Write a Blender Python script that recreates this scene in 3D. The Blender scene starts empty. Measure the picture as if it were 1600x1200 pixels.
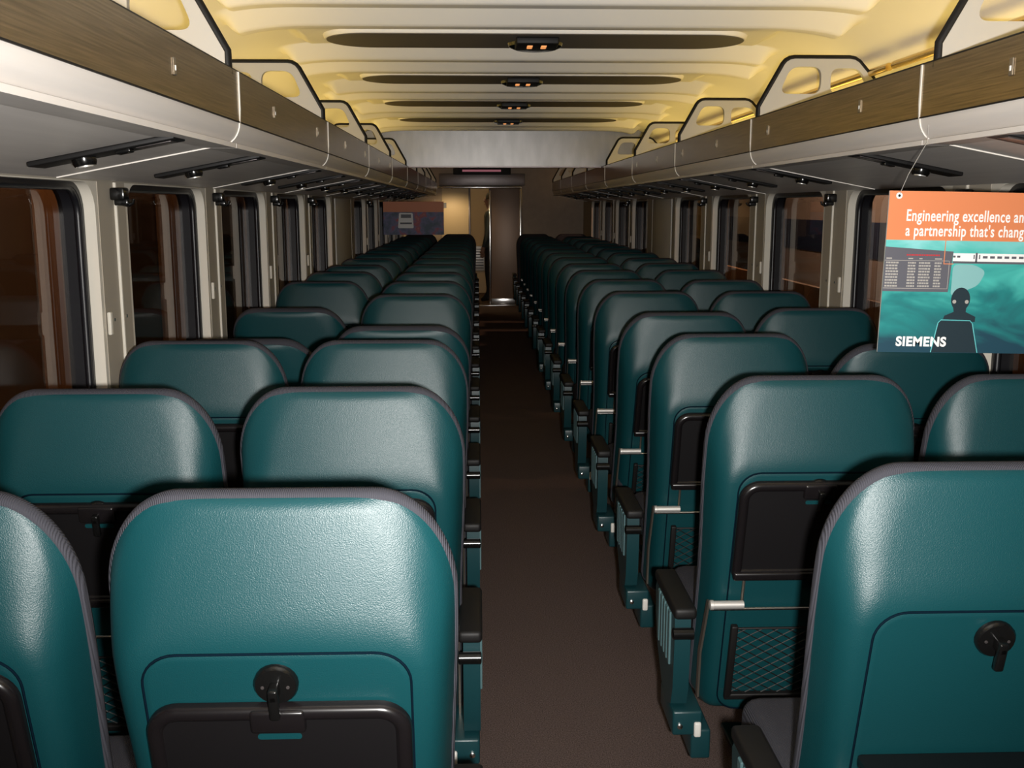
import bpy, bmesh, math, random
import numpy as np
from mathutils import Vector, Matrix

random.seed(7)
R = math.radians
scene = bpy.context.scene
COL = scene.collection
CX = 0.238            # centre line of the carriage (camera stands at x = 0)
CAMZ = 1.55

# ------------------------------------------------------------------ camera
cam_d = bpy.data.cameras.new('camera'); cam_d.sensor_width = 36.0; cam_d.lens = 36.0
cam_d.clip_start = 0.02; cam_d.clip_end = 200
cam = bpy.data.objects.new('camera', cam_d); COL.objects.link(cam)
cam.location = (0, 0, CAMZ)
cam.rotation_euler = (R(90 - 9.86), 0, R(-1.86))
scene.camera = cam

# ------------------------------------------------------------------ world (night)
w = bpy.data.worlds.new('night'); scene.world = w; w.use_nodes = True
w.node_tree.nodes['Background'].inputs[0].default_value = (0.10, 0.07, 0.05, 1)
w.node_tree.nodes['Background'].inputs[1].default_value = 0.05

# ------------------------------------------------------------------ lights
def lamp(name, kind, loc, energy, col, **kw):
    d = bpy.data.lights.new(name, kind); d.energy = energy; d.color = col
    for k, v in kw.items(): setattr(d, k, v)
    o = bpy.data.objects.new(name, d); COL.objects.link(o); o.location = loc
    return o
# the camera's own flash, right of the lens, set below it to brighten rack undersides
fl = lamp('camera_flash', 'SPOT', (0.06, -0.02, 1.515), 470, (1.0, 0.97, 0.93),
          shadow_soft_size=0.02, spot_size=R(100), spot_blend=1.0)
fl.rotation_euler = (R(90 + 1.0), 0, R(-2))
# platform lamps outside, warm
lamp('platform_lamp', 'POINT', (-2.4, 6.0, 3.6), 150, (1.0, 0.66, 0.42), shadow_soft_size=0.2)
lamp('platform_lamp', 'POINT', (-2.4, 1.8, 3.6), 110, (1.0, 0.66, 0.42), shadow_soft_size=0.2)
lamp('platform_lamp', 'POINT', (3.7, 13.0, 3.2), 420, (1.0, 0.70, 0.50), shadow_soft_size=0.2)
lamp('platform_lamp', 'POINT', (3.9, 5.0, 3.2), 150, (1.0, 0.66, 0.42), shadow_soft_size=0.2)

# ------------------------------------------------------------------ colour management
vs = scene.view_settings
vs.view_transform = 'Standard'; vs.look = 'None'; vs.gamma = 1.0; vs.use_curve_mapping = False
vs.exposure = 0.0

# ================================================================== materials
MATS = {}
def mat(name, col, rough=0.5, metal=0.0, spec=0.5, noise=None, bump=None, emit=None, coat=0.0):
    m = bpy.data.materials.new(name); m.use_nodes = True
    nt = m.node_tree; p = nt.nodes['Principled BSDF']
    p.inputs['Base Color'].default_value = (*col, 1)
    p.inputs['Roughness'].default_value = rough
    p.inputs['Metallic'].default_value = metal
    p.inputs['Specular IOR Level'].default_value = spec
    p.inputs['Coat Weight'].default_value = coat
    tc = nt.nodes.new('ShaderNodeTexCoord')
    if noise:      # (scale, amount, stretch)
        sc, amt, st = noise
        mp = nt.nodes.new('ShaderNodeMapping'); mp.inputs['Scale'].default_value = st
        nz = nt.nodes.new('ShaderNodeTexNoise'); nz.inputs['Scale'].default_value = sc; nz.inputs['Detail'].default_value = 4
        nt.links.new(tc.outputs['Object'], mp.inputs[0]); nt.links.new(mp.outputs[0], nz.inputs['Vector'])
        rp = nt.nodes.new('ShaderNodeValToRGB')
        rp.color_ramp.elements[0].position = 0.3; rp.color_ramp.elements[1].position = 0.7
        rp.color_ramp.elements[0].color = (*[c * (1 - amt) for c in col], 1)
        rp.color_ramp.elements[1].color = (*[min(1, c * (1 + amt)) for c in col], 1)
        nt.links.new(nz.outputs['Fac'], rp.inputs[0]); nt.links.new(rp.outputs[0], p.inputs['Base Color'])
    if bump:       # (scale, strength, distance)
        bz = nt.nodes.new('ShaderNodeTexNoise'); bz.inputs['Scale'].default_value = bump[0]; bz.inputs['Detail'].default_value = 3
        nt.links.new(tc.outputs['Object'], bz.inputs['Vector'])
        b = nt.nodes.new('ShaderNodeBump'); b.inputs['Strength'].default_value = bump[1]; b.inputs['Distance'].default_value = bump[2]
        nt.links.new(bz.outputs['Fac'], b.inputs['Height']); nt.links.new(b.outputs[0], p.inputs['Normal'])
    if emit:
        p.inputs['Emission Color'].default_value = (*emit[0], 1); p.inputs['Emission Strength'].default_value = emit[1]
    MATS[name] = m
    return m

mat('vinyl', (0.003, 0.037, 0.043), 0.38, spec=0.36, bump=(560, 0.42, 0.0012))
mat('vinyl_seam', (0.001, 0.006, 0.012), 0.9, spec=0.05)
mat('teal_metal', (0.005, 0.034, 0.040), 0.35, spec=0.5, bump=(500, 0.2, 0.0008))
mat('rib_metal', (0.07, 0.13, 0.14), 0.35, spec=0.6)
mat('fabric', (0.043, 0.043, 0.052), 0.9, spec=0.1)
m = MATS['fabric']; nt = m.node_tree; p = nt.nodes['Principled BSDF']
tc = nt.nodes.new('ShaderNodeTexCoord'); wv = nt.nodes.new('ShaderNodeTexWave'); wv.inputs['Scale'].default_value = 110
wv.inputs['Distortion'].default_value = 0.4
bp = nt.nodes.new('ShaderNodeBump'); bp.inputs['Strength'].default_value = 0.6; bp.inputs['Distance'].default_value = 0.002
nt.links.new(tc.outputs['Object'], wv.inputs['Vector']); nt.links.new(wv.outputs['Fac'], bp.inputs['Height']); nt.links.new(bp.outputs[0], p.inputs['Normal'])
mat('tray', (0.0045, 0.004, 0.0045), 0.45, spec=0.35, bump=(600, 0.15, 0.0006))
mat('tray_rim', (0.006, 0.005, 0.0055), 0.25, spec=0.5)
mat('black_gloss', (0.004, 0.004, 0.004), 0.2, spec=0.5)
mat('black_matte', (0.005, 0.0045, 0.0045), 0.55, spec=0.3)
mat('rubber', (0.006, 0.006, 0.008), 0.35, spec=0.5)
mat('chrome', (0.75, 0.73, 0.70), 0.22, 1.0)
mat('silver', (0.62, 0.60, 0.57), 0.4, 0.6)
mat('link_metal', (0.35, 0.31, 0.26), 0.35, 0.9)
mat('white_plastic', (0.6, 0.58, 0.54), 0.4)
mat('carpet', (0.120, 0.088, 0.079), 1.0, spec=0.02, noise=(260, 0.55, (1, 1, 1)), bump=(300, 0.8, 0.004))
mat('ceiling', (0.80, 0.77, 0.71), 0.55, spec=0.3)
mat('grille', (0.13, 0.115, 0.10), 0.7, spec=0.2)  # even dark taupe of the pod undersides
mat('wall_post', (0.36, 0.32, 0.26), 0.55, spec=0.3, bump=(500, 0.1, 0.0006))
mat('wall_trim', (0.62, 0.58, 0.50), 0.5, spec=0.3)
mat('rack_paint', (0.66, 0.62, 0.585), 0.45, 0.0, spec=0.5, noise=(30, 0.06, (1, 0.05, 1)))
mat('rack_seam', (0.72, 0.68, 0.62), 0.45)
mat('divider', (0.40, 0.385, 0.365), 0.5)
mat('brass', (0.75, 0.55, 0.22), 0.22, 1.0)
mat('face', (0.34, 0.27, 0.18), 0.27, 0.95, noise=(18, 0.28, (6, 0.25, 14)))
mat('bulkhead', (0.20, 0.195, 0.19), 0.34, 0.8, noise=(5, 0.10, (3, 1, 1)))
mat('end_wall', (0.30, 0.22, 0.15), 0.5, noise=(10, 0.08, (1, 1, 1)))
mat('end_panel', (0.55, 0.42, 0.24), 0.5)
mat('door_leaf', (0.20, 0.13, 0.09), 0.35, 0.2)
mat('steel', (0.70, 0.68, 0.66), 0.18, 1.0)
mat('dark_steel', (0.16, 0.14, 0.14), 0.35, 0.8)
mat('lamp_lit', (1, 0.8, 0.4), 0.5, emit=((1.0, 0.73, 0.20), 4.8))
mat('lamp_dim', (1, 0.8, 0.4), 0.5, emit=((1.0, 0.66, 0.25), 1.1))
mat('lamp_vest', (1, 0.85, 0.6), 0.5, emit=((1.0, 0.72, 0.36), 45))
mat('ind_orange', (0.9, 0.4, 0.15), 0.5, emit=((1.0, 0.38, 0.12), 0.75))
mat('led_pink', (0.3, 0.1, 0.12), 0.5, emit=((0.9, 0.30, 0.38), 0.22))
mat('poster_orange', (0.68, 0.22, 0.088), 0.5)
mat('print_white', (0.85, 0.85, 0.83), 0.5)
mat('print_grey', (0.10, 0.10, 0.12), 0.5)
mat('print_dark', (0.010, 0.025, 0.035), 0.5)
mat('print_pale', (0.22, 0.45, 0.45), 0.5)
mat('print_cyan', (0.12, 0.50, 0.52), 0.5)
mat('print_red', (0.45, 0.03, 0.04), 0.5)
mat('print_line', (0.38, 0.36, 0.33), 0.5)
mat('board_edge', (0.5, 0.5, 0.48), 0.6)
mat('skin', (0.35, 0.20, 0.14), 0.6); mat('hair', (0.02, 0.015, 0.01), 0.7)
mat('jacket', (0.045, 0.055, 0.05), 0.8); mat('trousers', (0.008, 0.008, 0.01), 0.8); mat('shoe', (0.01, 0.008, 0.007), 0.5)
mat('cabinet_white', (0.55, 0.53, 0.50), 0.5)
mat('platform', (0.22, 0.17, 0.12), 0.9, noise=(6, 0.2, (1, 1, 1)))
mat('tan_panel', (0.42, 0.24, 0.10), 0.6)
mat('train_white', (0.45, 0.42, 0.40), 0.4); mat('train_blue', (0.03, 0.05, 0.12), 0.4); mat('train_dark', (0.02, 0.02, 0.02), 0.3)

# swirling teal picture on the poster
m = mat('poster_picture', (0.05, 0.3, 0.3), 0.5); nt = m.node_tree; p = nt.nodes['Principled BSDF']
tc = nt.nodes.new('ShaderNodeTexCoord'); mp = nt.nodes.new('ShaderNodeMapping'); mp.inputs['Scale'].default_value = (5, 1, 11); mp.inputs['Rotation'].default_value = (0, R(25), 0)
nz = nt.nodes.new('ShaderNodeTexNoise'); nz.inputs['Scale'].default_value = 1.0; nz.inputs['Detail'].default_value = 3; nz.inputs['Distortion'].default_value = 1.2
nt.links.new(tc.outputs['Object'], mp.inputs[0]); nt.links.new(mp.outputs[0], nz.inputs['Vector'])
sx = nt.nodes.new('ShaderNodeSeparateXYZ'); nt.links.new(tc.outputs['Object'], sx.inputs[0])
mr = nt.nodes.new('ShaderNodeMapRange'); mr.inputs['From Min'].default_value = -0.40; mr.inputs['From Max'].default_value = -0.12
nt.links.new(sx.outputs['Z'], mr.inputs['Value'])
ad = nt.nodes.new('ShaderNodeMath'); ad.operation = 'MULTIPLY_ADD'; ad.inputs[1].default_value = 0.85; ad.inputs[2].default_value = -0.36
nt.links.new(nz.outputs['Fac'], ad.inputs[0])
ad2 = nt.nodes.new('ShaderNodeMath'); ad2.operation = 'MULTIPLY_ADD'; ad2.inputs[1].default_value = 0.78
nt.links.new(mr.outputs[0], ad2.inputs[0]); nt.links.new(ad.outputs[0], ad2.inputs[2])
rp = nt.nodes.new('ShaderNodeValToRGB'); cr = rp.color_ramp
cr.elements[0].position = 0.10; cr.elements[0].color = (0.008, 0.05, 0.08, 1)
cr.elements[1].position = 0.95; cr.elements[1].color = (0.25, 0.62, 0.62, 1)
e = cr.elements.new(0.38); e.color = (0.01, 0.20, 0.20, 1)
e = cr.elements.new(0.62); e.color = (0.06, 0.45, 0.40, 1)
nt.links.new(ad2.outputs[0], rp.inputs[0]); nt.links.new(rp.outputs[0], p.inputs['Base Color'])
# darker city picture on the far poster
m = mat('poster_city', (0.05, 0.06, 0.12), 0.5); nt = m.node_tree; p = nt.nodes['Principled BSDF']
tc = nt.nodes.new('ShaderNodeTexCoord'); nz = nt.nodes.new('ShaderNodeTexNoise'); nz.inputs['Scale'].default_value = 9; nz.inputs['Detail'].default_value = 3
nt.links.new(tc.outputs['Object'], nz.inputs['Vector'])
rp = nt.nodes.new('ShaderNodeValToRGB'); cr = rp.color_ramp
cr.elements[0].position = 0.35; cr.elements[0].color = (0.04, 0.07, 0.12, 1)
cr.elements[1].position = 0.75; cr.elements[1].color = (0.4, 0.2, 0.15, 1)
e = cr.elements.new(0.52); e.color = (0.12, 0.12, 0.25, 1)
e = cr.elements.new(0.62); e.color = (0.35, 0.04, 0.06, 1)
nt.links.new(nz.outputs['Fac'], rp.inputs[0]); nt.links.new(rp.outputs[0], p.inputs['Base Color'])
# brick wall outside
m = mat('brick', (0.2, 0.08, 0.04), 0.9); nt = m.node_tree; p = nt.nodes['Principled BSDF']
tc = nt.nodes.new('ShaderNodeTexCoord'); mp = nt.nodes.new('ShaderNodeMapping'); mp.inputs['Rotation'].default_value = (R(90), 0, R(90))
br = nt.nodes.new('ShaderNodeTexBrick'); br.inputs['Scale'].default_value = 1.0
br.inputs['Color1'].default_value = (0.26, 0.09, 0.05, 1); br.inputs['Color2'].default_value = (0.17, 0.06, 0.035, 1); br.inputs['Mortar'].default_value = (0.30, 0.22, 0.15, 1)
br.inputs['Mortar Size'].default_value = 0.008; br.inputs['Brick Width'].default_value = 0.24; br.inputs['Row Height'].default_value = 0.085
nt.links.new(tc.outputs['Object'], mp.inputs[0]); nt.links.new(mp.outputs[0], br.inputs['Vector']); nt.links.new(br.outputs['Color'], p.inputs['Base Color'])
# window glass: tinted, reflecting
m = bpy.data.materials.new('glass'); m.use_nodes = True; nt = m.node_tree; nt.nodes.remove(nt.nodes['Principled BSDF'])
out = nt.nodes['Material Output']; tr = nt.nodes.new('ShaderNodeBsdfTransparent'); tr.inputs[0].default_value = (0.62, 0.55, 0.50, 1)
gl = nt.nodes.new('ShaderNodeBsdfGlossy'); gl.inputs['Roughness'].default_value = 0.015
lw = nt.nodes.new('ShaderNodeLayerWeight'); lw.inputs['Blend'].default_value = 0.5      # facing term, the same from both sides of the pane
pw = nt.nodes.new('ShaderNodeMath'); pw.operation = 'POWER'; pw.inputs[1].default_value = 5.0
fr = nt.nodes.new('ShaderNodeMath'); fr.operation = 'MULTIPLY_ADD'; fr.inputs[1].default_value = 0.90; fr.inputs[2].default_value = 0.05
nt.links.new(lw.outputs['Facing'], pw.inputs[0]); nt.links.new(pw.outputs[0], fr.inputs[0])
mx = nt.nodes.new('ShaderNodeMixShader')
nt.links.new(fr.outputs[0], mx.inputs[0]); nt.links.new(tr.outputs[0], mx.inputs[1]); nt.links.new(gl.outputs[0], mx.inputs[2]); nt.links.new(mx.outputs[0], out.inputs[0])
MATS['glass'] = m

# ================================================================== mesh helpers
class MB:
    def __init__(self): self.v = []; self.f = []
    def add(self, vs, fs):
        o = len(self.v); self.v += [tuple(v) for v in vs]; self.f += [tuple(i + o for i in f) for f in fs]; return self
    def box(self, x0, x1, y0, y1, z0, z1):
        return self.add([(x0,y0,z0),(x1,y0,z0),(x1,y1,z0),(x0,y1,z0),(x0,y0,z1),(x1,y0,z1),(x1,y1,z1),(x0,y1,z1)],
                        [(0,3,2,1),(4,5,6,7),(0,1,5,4),(1,2,6,5),(2,3,7,6),(3,0,4,7)])
    def prism(self, poly, axis, a, b):
        n = len(poly)
        def pt(p, t):
            if axis == 'x': return (t, p[0], p[1])
            if axis == 'y': return (p[0], t, p[1])
            return (p[0], p[1], t)
        vs_ = [pt(p, a) for p in poly] + [pt(p, b) for p in poly]
        fs = [tuple(range(n))[::-1], tuple(range(n, 2 * n))] + [(i, (i + 1) % n, n + (i + 1) % n, n + i) for i in range(n)]
        return self.add(vs_, fs)
    def tube(self, path, r, n=8, closed=False, cap=True):
        P = [Vector(p) for p in path]; m = len(P); vs_ = []; fs = []
        up = None
        for i, p in enumerate(P):
            a = P[(i - 1) % m] if (closed or i > 0) else p
            b = P[(i + 1) % m] if (closed or i < m - 1) else p
            t = (b - a).normalized()
            if up is None:
                up = Vector((0, 0, 1)) if abs(t.z) < 0.9 else Vector((1, 0, 0))
            s = t.cross(up).normalized(); u = s.cross(t).normalized(); up = u
            for k in range(n):
                an = 2 * math.pi * k / n
                vs_.append(p + s * (r * math.cos(an)) + u * (r * math.sin(an)))
        for i in range(m if closed else m - 1):
            j = (i + 1) % m
            for k in range(n):
                l = (k + 1) % n
                fs.append((i * n + k, i * n + l, j * n + l, j * n + k))
        if cap and not closed:
            fs.append(tuple(range(n))[::-1]); fs.append(tuple((m - 1) * n + k for k in range(n)))
        return self.add(vs_, fs)
    def lathe(self, prof, c, axis='y', n=20):
        # prof: list of (r, t) along axis from c
        vs_ = []; fs = []
        for r, t in prof:
            for k in range(n):
                a = 2 * math.pi * k / n; q = (r * math.cos(a), r * math.sin(a))
                if axis == 'y': v = (c[0] + q[0], c[1] + t, c[2] + q[1])
                elif axis == 'x': v = (c[0] + t, c[1] + q[0], c[2] + q[1])
                else: v = (c[0] + q[0], c[1] + q[1], c[2] + t)
                vs_.append(v)
        m = len(prof)
        for i in range(m - 1):
            for k in range(n):
                l = (k + 1) % n
                fs.append((i * n + k, i * n + l, (i + 1) * n + l, (i + 1) * n + k))
        fs.append(tuple(range(n))[::-1]); fs.append(tuple((m - 1) * n + k for k in range(n)))
        return self.add(vs_, fs)
    def rbox(self, x0, x1, y0, y1, z0, z1, b=0.01, seg=3):
        bm = bmesh.new(); bmesh.ops.create_cube(bm, size=1)
        for v in bm.verts:
            v.co = Vector(((x0 + x1) / 2 + v.co.x * (x1 - x0), (y0 + y1) / 2 + v.co.y * (y1 - y0), (z0 + z1) / 2 + v.co.z * (z1 - z0)))
        bmesh.ops.bevel(bm, geom=bm.edges[:], offset=b, segments=seg, profile=0.5, affect='EDGES')
        bm.verts.index_update()
        self.add([v.co[:] for v in bm.verts], [[v.index for v in f.verts] for f in bm.faces]); bm.free(); return self
    def loft(self, outline, rings, axis='y', cap0=True, cap1=True):
        # outline: 2D (u,v) counter-clockwise; rings: (offset outward, t)
        n = len(outline); O = np.array(outline)
        tg = np.roll(O, -1, 0) - np.roll(O, 1, 0); tg /= np.linalg.norm(tg, axis=1)[:, None] + 1e-12
        nr = np.stack([tg[:, 1], -tg[:, 0]], 1)
        vs_ = []; fs = []
        for off, t in rings:
            Q = O + nr * off
            for q in Q:
                vs_.append((q[0], t, q[1]) if axis == 'y' else ((t, q[0], q[1]) if axis == 'x' else (q[0], q[1], t)))
        for i in range(len(rings) - 1):
            for k in range(n):
                l = (k + 1) % n
                fs.append((i * n + k, i * n + l, (i + 1) * n + l, (i + 1) * n + k))
        if cap0: fs.append(tuple(range(n))[::-1])
        if cap1: fs.append(tuple((len(rings) - 1) * n + k for k in range(n)))
        return self.add(vs_, fs)
    def mesh(self, name, mats, smooth=None):
        me = bpy.data.meshes.new(name); me.from_pydata([tuple(map(float, v)) for v in self.v], [], self.f)
        bm = bmesh.new(); bm.from_mesh(me); bmesh.ops.recalc_face_normals(bm, faces=bm.faces); bm.to_mesh(me); bm.free()
        for mm in (mats if isinstance(mats, (list, tuple)) else [mats]): me.materials.append(MATS[mm])
        if smooth:
            me.shade_smooth(); me.set_sharp_from_angle(angle=R(smooth))
        return me

def rrect(x0, x1, y0, y1, r, n=6, rb=None):
    rb = r if rb is None else rb
    pts = []
    for cx, cy, a0, rr in ((x1, y0, -90, rb), (x1, y1, 0, r), (x0, y1, 90, r), (x0, y0, 180, rb)):
        ox = cx - rr if cx == x1 else cx + rr; oy = cy - rr if cy == y1 else cy + rr
        for k in range(n + 1):
            a = R(a0 + 90 * k / n); pts.append((ox + rr * math.cos(a), oy + rr * math.sin(a)))
    return pts

def plate(outer, holes, t0, t1, axis, matn, name):
    """flat plate with holes: 2D filled curve, extruded t0..t1 along the axis"""
    cu = bpy.data.curves.new('tmp', 'CURVE'); cu.dimensions = '2D'; cu.fill_mode = 'BOTH'; cu.extrude = abs(t1 - t0) / 2
    for poly in [outer] + holes:
        sp = cu.splines.new('POLY'); sp.points.add(len(poly) - 1); sp.use_cyclic_u = True
        for q, pt in zip(sp.points, poly): q.co = (pt[0], pt[1], 0, 1)
    ob = bpy.data.objects.new('tmp', cu); COL.objects.link(ob)
    dg = bpy.context.evaluated_depsgraph_get(); dg.update()
    me = bpy.data.meshes.new_from_object(ob.evaluated_get(dg))
    bpy.data.objects.remove(ob); bpy.data.curves.remove(cu)
    c = (t0 + t1) / 2
    for v in me.vertices:
        a, b, t = v.co
        v.co = (t + c, a, b) if axis == 'x' else ((a, t + c, b) if axis == 'y' else (a, b, t + c))
    bm = bmesh.new(); bm.from_mesh(me); bmesh.ops.remove_doubles(bm, verts=bm.verts, dist=1e-6); bmesh.ops.recalc_face_normals(bm, faces=bm.faces); bm.to_mesh(me); bm.free()
    me.name = name; me.materials.clear(); me.materials.append(MATS[matn])
    me.shade_smooth(); me.set_sharp_from_angle(angle=R(35))
    return me

def text_mesh(s, size, sx, matn, offset=0.0, thick=0.0004):
    cu = bpy.data.curves.new('tmp', 'FONT'); cu.body = s; cu.size = size; cu.offset = offset; cu.extrude = thick; cu.space_character = 1.08
    ob = bpy.data.objects.new('tmp', cu); COL.objects.link(ob)
    dg = bpy.context.evaluated_depsgraph_get(); dg.update()
    me = bpy.data.meshes.new_from_object(ob.evaluated_get(dg))
    bpy.data.objects.remove(ob); bpy.data.curves.remove(cu)
    for v in me.vertices:
        a, b, t = v.co; v.co = (a * sx, -t, b)
    me.materials.clear(); me.materials.append(MATS[matn]); me.name = 'lettering'
    return me

def link(name, me, parent=None, loc=(0, 0, 0), rot=(0, 0, 0)):
    o = bpy.data.objects.new(name, me); COL.objects.link(o); o.location = loc; o.rotation_euler = rot
    if parent: o.parent = parent
    return o
def thing(name, label, cat, loc=(0, 0, 0), group=None, rot=(0, 0, 0)):
    o = bpy.data.objects.new(name, None); COL.objects.link(o); o.location = loc; o.rotation_euler = rot; o.empty_display_size = 0.1
    return tag(o, label, cat, group)
def tag(o, label, cat, group=None):
    o['label'] = label; o['category'] = cat
    if group: o['group'] = group
    return o
def struct(o): o['kind'] = 'structure'; return o
ORD = ['zeroth', 'first', 'second', 'third', 'fourth', 'fifth', 'sixth', 'seventh', 'eighth', 'ninth', 'tenth', 'eleventh', 'twelfth',
       'thirteenth', 'fourteenth', 'fifteenth', 'sixteenth', 'seventeenth', 'eighteenth', 'nineteenth', 'twentieth']
YEND = 16.1; YB = 9.25; Y0 = -1.2

# ================================================================== setting
struct(link('floor', MB().box(CX - 1.5, CX + 1.5, Y0, 19.0, -0.05, 0.0).mesh('floor', 'carpet')))

# ---- ceiling: ribbed moulding that curves down to the walls
def ceil_base(wd):
    wd = abs(wd)
    if wd < 0.82: return 2.262
    t = min(1, (wd - 0.82) / 0.62)
    return 1.80 + 0.462 * (1 - t ** 2.5) ** 0.4
def sstep(a, b, x):
    t = max(0, min(1, (x - a) / (b - a))); return t * t * (3 - 2 * t)
PODY = [4.33 + 1.3 * k for k in range(-3, 4)]
def rib(y):
    """ribs hang down: a long slope towards the near end, a narrow flat bottom, a short step back up; returns depth and where it fades out"""
    d = (y - 4.33) % 1.3
    v, e_ = 0, 1.0
    for c, h, front, back, hgt, end in ((0.0, 0.20, 0.09, 0.05, 0.035, 0.93), (1.3, 0.20, 0.09, 0.05, 0.035, 0.93), (0.50, 0.035, 0.11, 0.035, 0.066, 1.04), (0.92, 0.035, 0.13, 0.035, 0.066, 1.10)):
        if d < c - h: q = hgt * max(0, min(1, (d - (c - h - front)) / front))
        elif d > c + h: q = hgt * max(0, min(1, 1 - (d - c - h) / back))
        else: q = hgt
        if q > v: v, e_ = q, end
    return v, e_
ws = list(np.linspace(0, 0.8, 7)) + list(np.linspace(0.83, 1.21, 30)) + list(np.linspace(1.235, 1.36, 6)) + [1.39, 1.42, 1.435, 1.44]
ws = [-x for x in ws[::-1]][:-1] + ws
ys = list(np.arange(Y0, YB, 0.0125)) + [YB] + list(np.arange(YB + 0.03, YEND, 0.03)) + [YEND]
V = []; F = []
for y in ys:
    r, re = rib(y)
    for wd in ws:
        f = 1 - sstep(re, re + 0.08, abs(wd))
        V.append((CX + wd, y, ceil_base(wd) - r * f))
n = len(ws)
for i in range(len(ys) - 1):
    for k in range(n - 1):
        F.append((i * n + k, i * n + k + 1, (i + 1) * n + k + 1, (i + 1) * n + k))
struct(link('ceiling', MB().add(V, F).mesh('ceiling', 'ceiling', 22)))

# ---- side walls with window openings
def build_side(side, ends, wlen, solid):
    """side -1 left, +1 right; ends: far edge of each window"""
    nm = 'left' if side < 0 else 'right'
    WO = 0.035 if side > 0 else 0.0
    X = lambda wd: CX + side * (wd + WO)
    Zs, Zt = 0.80, 1.622
    mb = MB()
    def bx(w0, w1, y0, y1, z0, z1): mb.box(min(X(w0), X(w1)), max(X(w0), X(w1)), y0, y1, z0, z1)
    bx(1.36, 1.48, Y0, YEND, 0, Zs); bx(1.36, 1.48, Y0, YEND, Zt, 1.668); bx(1.43 - WO, 1.48, Y0, YEND, 1.66, 1.95)
    prev = Y0
    for e_ in ends:
        bx(1.36, 1.48, prev, e_ - wlen, Zs, Zt); prev = e_
    bx(1.36, 1.48, prev, YEND, Zs, Zt)
    wall = struct(link('wall_' + nm, mb.mesh('wall', 'wall_post')))
    # pale panel in the middle of the carriage
    link('pale_panel', MB().rbox(min(X(1.354), X(1.36)), max(X(1.354), X(1.36)), solid[0], solid[1], 0.5, 1.61, 0.008).mesh('pale_panel', 'cabinet_white', 30), wall)
    frame_me = plate(rrect(-wlen / 2, wlen / 2, Zs, Zt, 0.001, 1), [rrect(-wlen / 2 + 0.022, wlen / 2 - 0.022, Zs + 0.02, Zt - 0.003, 0.085)], min(side * 1.362, side * 1.396), max(side * 1.362, side * 1.396), 'x', 'wall_trim', 'window_frame')
    gout = rrect(-wlen / 2 + 0.001, wlen / 2 - 0.001, Zs + 0.001, Zt - 0.001, 0.08); gin = rrect(-wlen / 2 + 0.035, wlen / 2 - 0.035, Zs + 0.03, Zt - 0.016, 0.08)
    gm = plate(gout, [gin], min(side * 1.395, side * 1.462), max(side * 1.395, side * 1.462), 'x', 'rubber', 'gasket')
    tube_me = MB().tube([(side * 1.408, q[0], q[1]) for q in rrect(-wlen / 2 + 0.036, wlen / 2 - 0.036, Zs + 0.03, Zt - 0.016, 0.08)], 0.012, 8, closed=True).mesh('gasket_bead', 'rubber', 60)
    pane_me = MB().box(min(side * 1.450, side * 1.456), max(side * 1.450, side * 1.456), -wlen / 2 + 0.03, wlen / 2 - 0.03, Zs + 0.025, Zt - 0.015).mesh('pane', 'glass')
    strip_me = MB().rbox(-0.006, 0.006, -0.006, 0.006, Zs + 0.02, Zt, 0.003, 2).mesh('seam_strip', 'wall_trim', 40)
    latch_me = MB().rbox(-0.006, 0.006, -0.011, 0.011, -0.035, 0.035, 0.004, 2).mesh('window_latch', 'wall_trim', 40)
    screw_me = MB().lathe([(0.006, -0.001), (0.006, 0.003), (0.003, 0.005)], (0, 0, 0), 'x', 10).mesh('screw', 'chrome', 40)
    hk = MB().rbox(-0.022, 0.022, -0.026, 0.026, -0.008, 0.03, 0.006, 2)
    hk.rbox(-0.030, 0.012, -0.020, 0.020, -0.024, -0.004, 0.005, 2)
    hook_me = hk.mesh('hook_body', 'black_gloss', 40)
    hk2 = MB().tube([(0.0, 0, -0.018), (-0.025, 0, -0.024), (-0.040, 0, -0.016), (-0.042, 0, -0.004)], 0.005, 8).mesh('hook_prong', 'black_gloss', 60)
    base = 0 if side < 0 else 100
    for i, e_ in enumerate(ends):
        win = struct(bpy.data.objects.new('window_%d' % (i + 1 if side < 0 else i + 1 + len(LEFT_ENDS)), None)); COL.objects.link(win); win.location = (CX + side * WO, e_ - wlen / 2, 0)
        link('window_frame', frame_me, win); g = link('gasket', gm, win); link('gasket_bead', tube_me, g); link('pane', pane_me, win)
        nxt = [q for q in ends if q > e_]
        if nxt and nxt[0] - wlen - e_ < 0.5:
            yc = (e_ + nxt[0] - wlen) / 2
            link('seam_strip', strip_me, wall, (X(1.358), yc + 0.02, 0))
            link('window_latch', latch_me, wall, (X(1.352), e_ + 0.012, 1.20))
            link('screw', screw_me, wall, (X(1.36), yc - 0.045, 1.205), (0, 0, 0 if side > 0 else math.pi)); link('screw', screw_me, wall, (X(1.36), yc + 0.065, 1.205), (0, 0, 0 if side > 0 else math.pi))
            if i < 8:
                sd = 'across from the big poster' if side < 0 else 'big poster side'
                rk = sum(1 for q in ends if e_ < q < solid[0])
                t = thing('coat_hook', 'black coat hook, %s from the pale wall panel, %s' % (ORD[rk + 1] if e_ < YB else 'beyond and away', sd), 'coat hook',
                          (X(1.335), yc - 0.005, 1.575), 'coat hooks on the window posts', (0, 0, 0 if side > 0 else math.pi))
                link('hook_body', hook_me, t); link('hook_prong', hk2, t)
LEFT_ENDS = [0.67, 1.89, 3.11, 4.33, 5.55, 6.77, 7.99, 10.4, 11.62, 12.84, 14.06, 15.28]
RIGHT_ENDS = [0.62, 1.91, 3.20, 4.47, 5.75, 7.06, 8.39, 10.75, 12.04, 13.33, 14.62, 15.9]
build_side(-1, LEFT_ENDS, 0.985, (8.15, 9.15))
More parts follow.
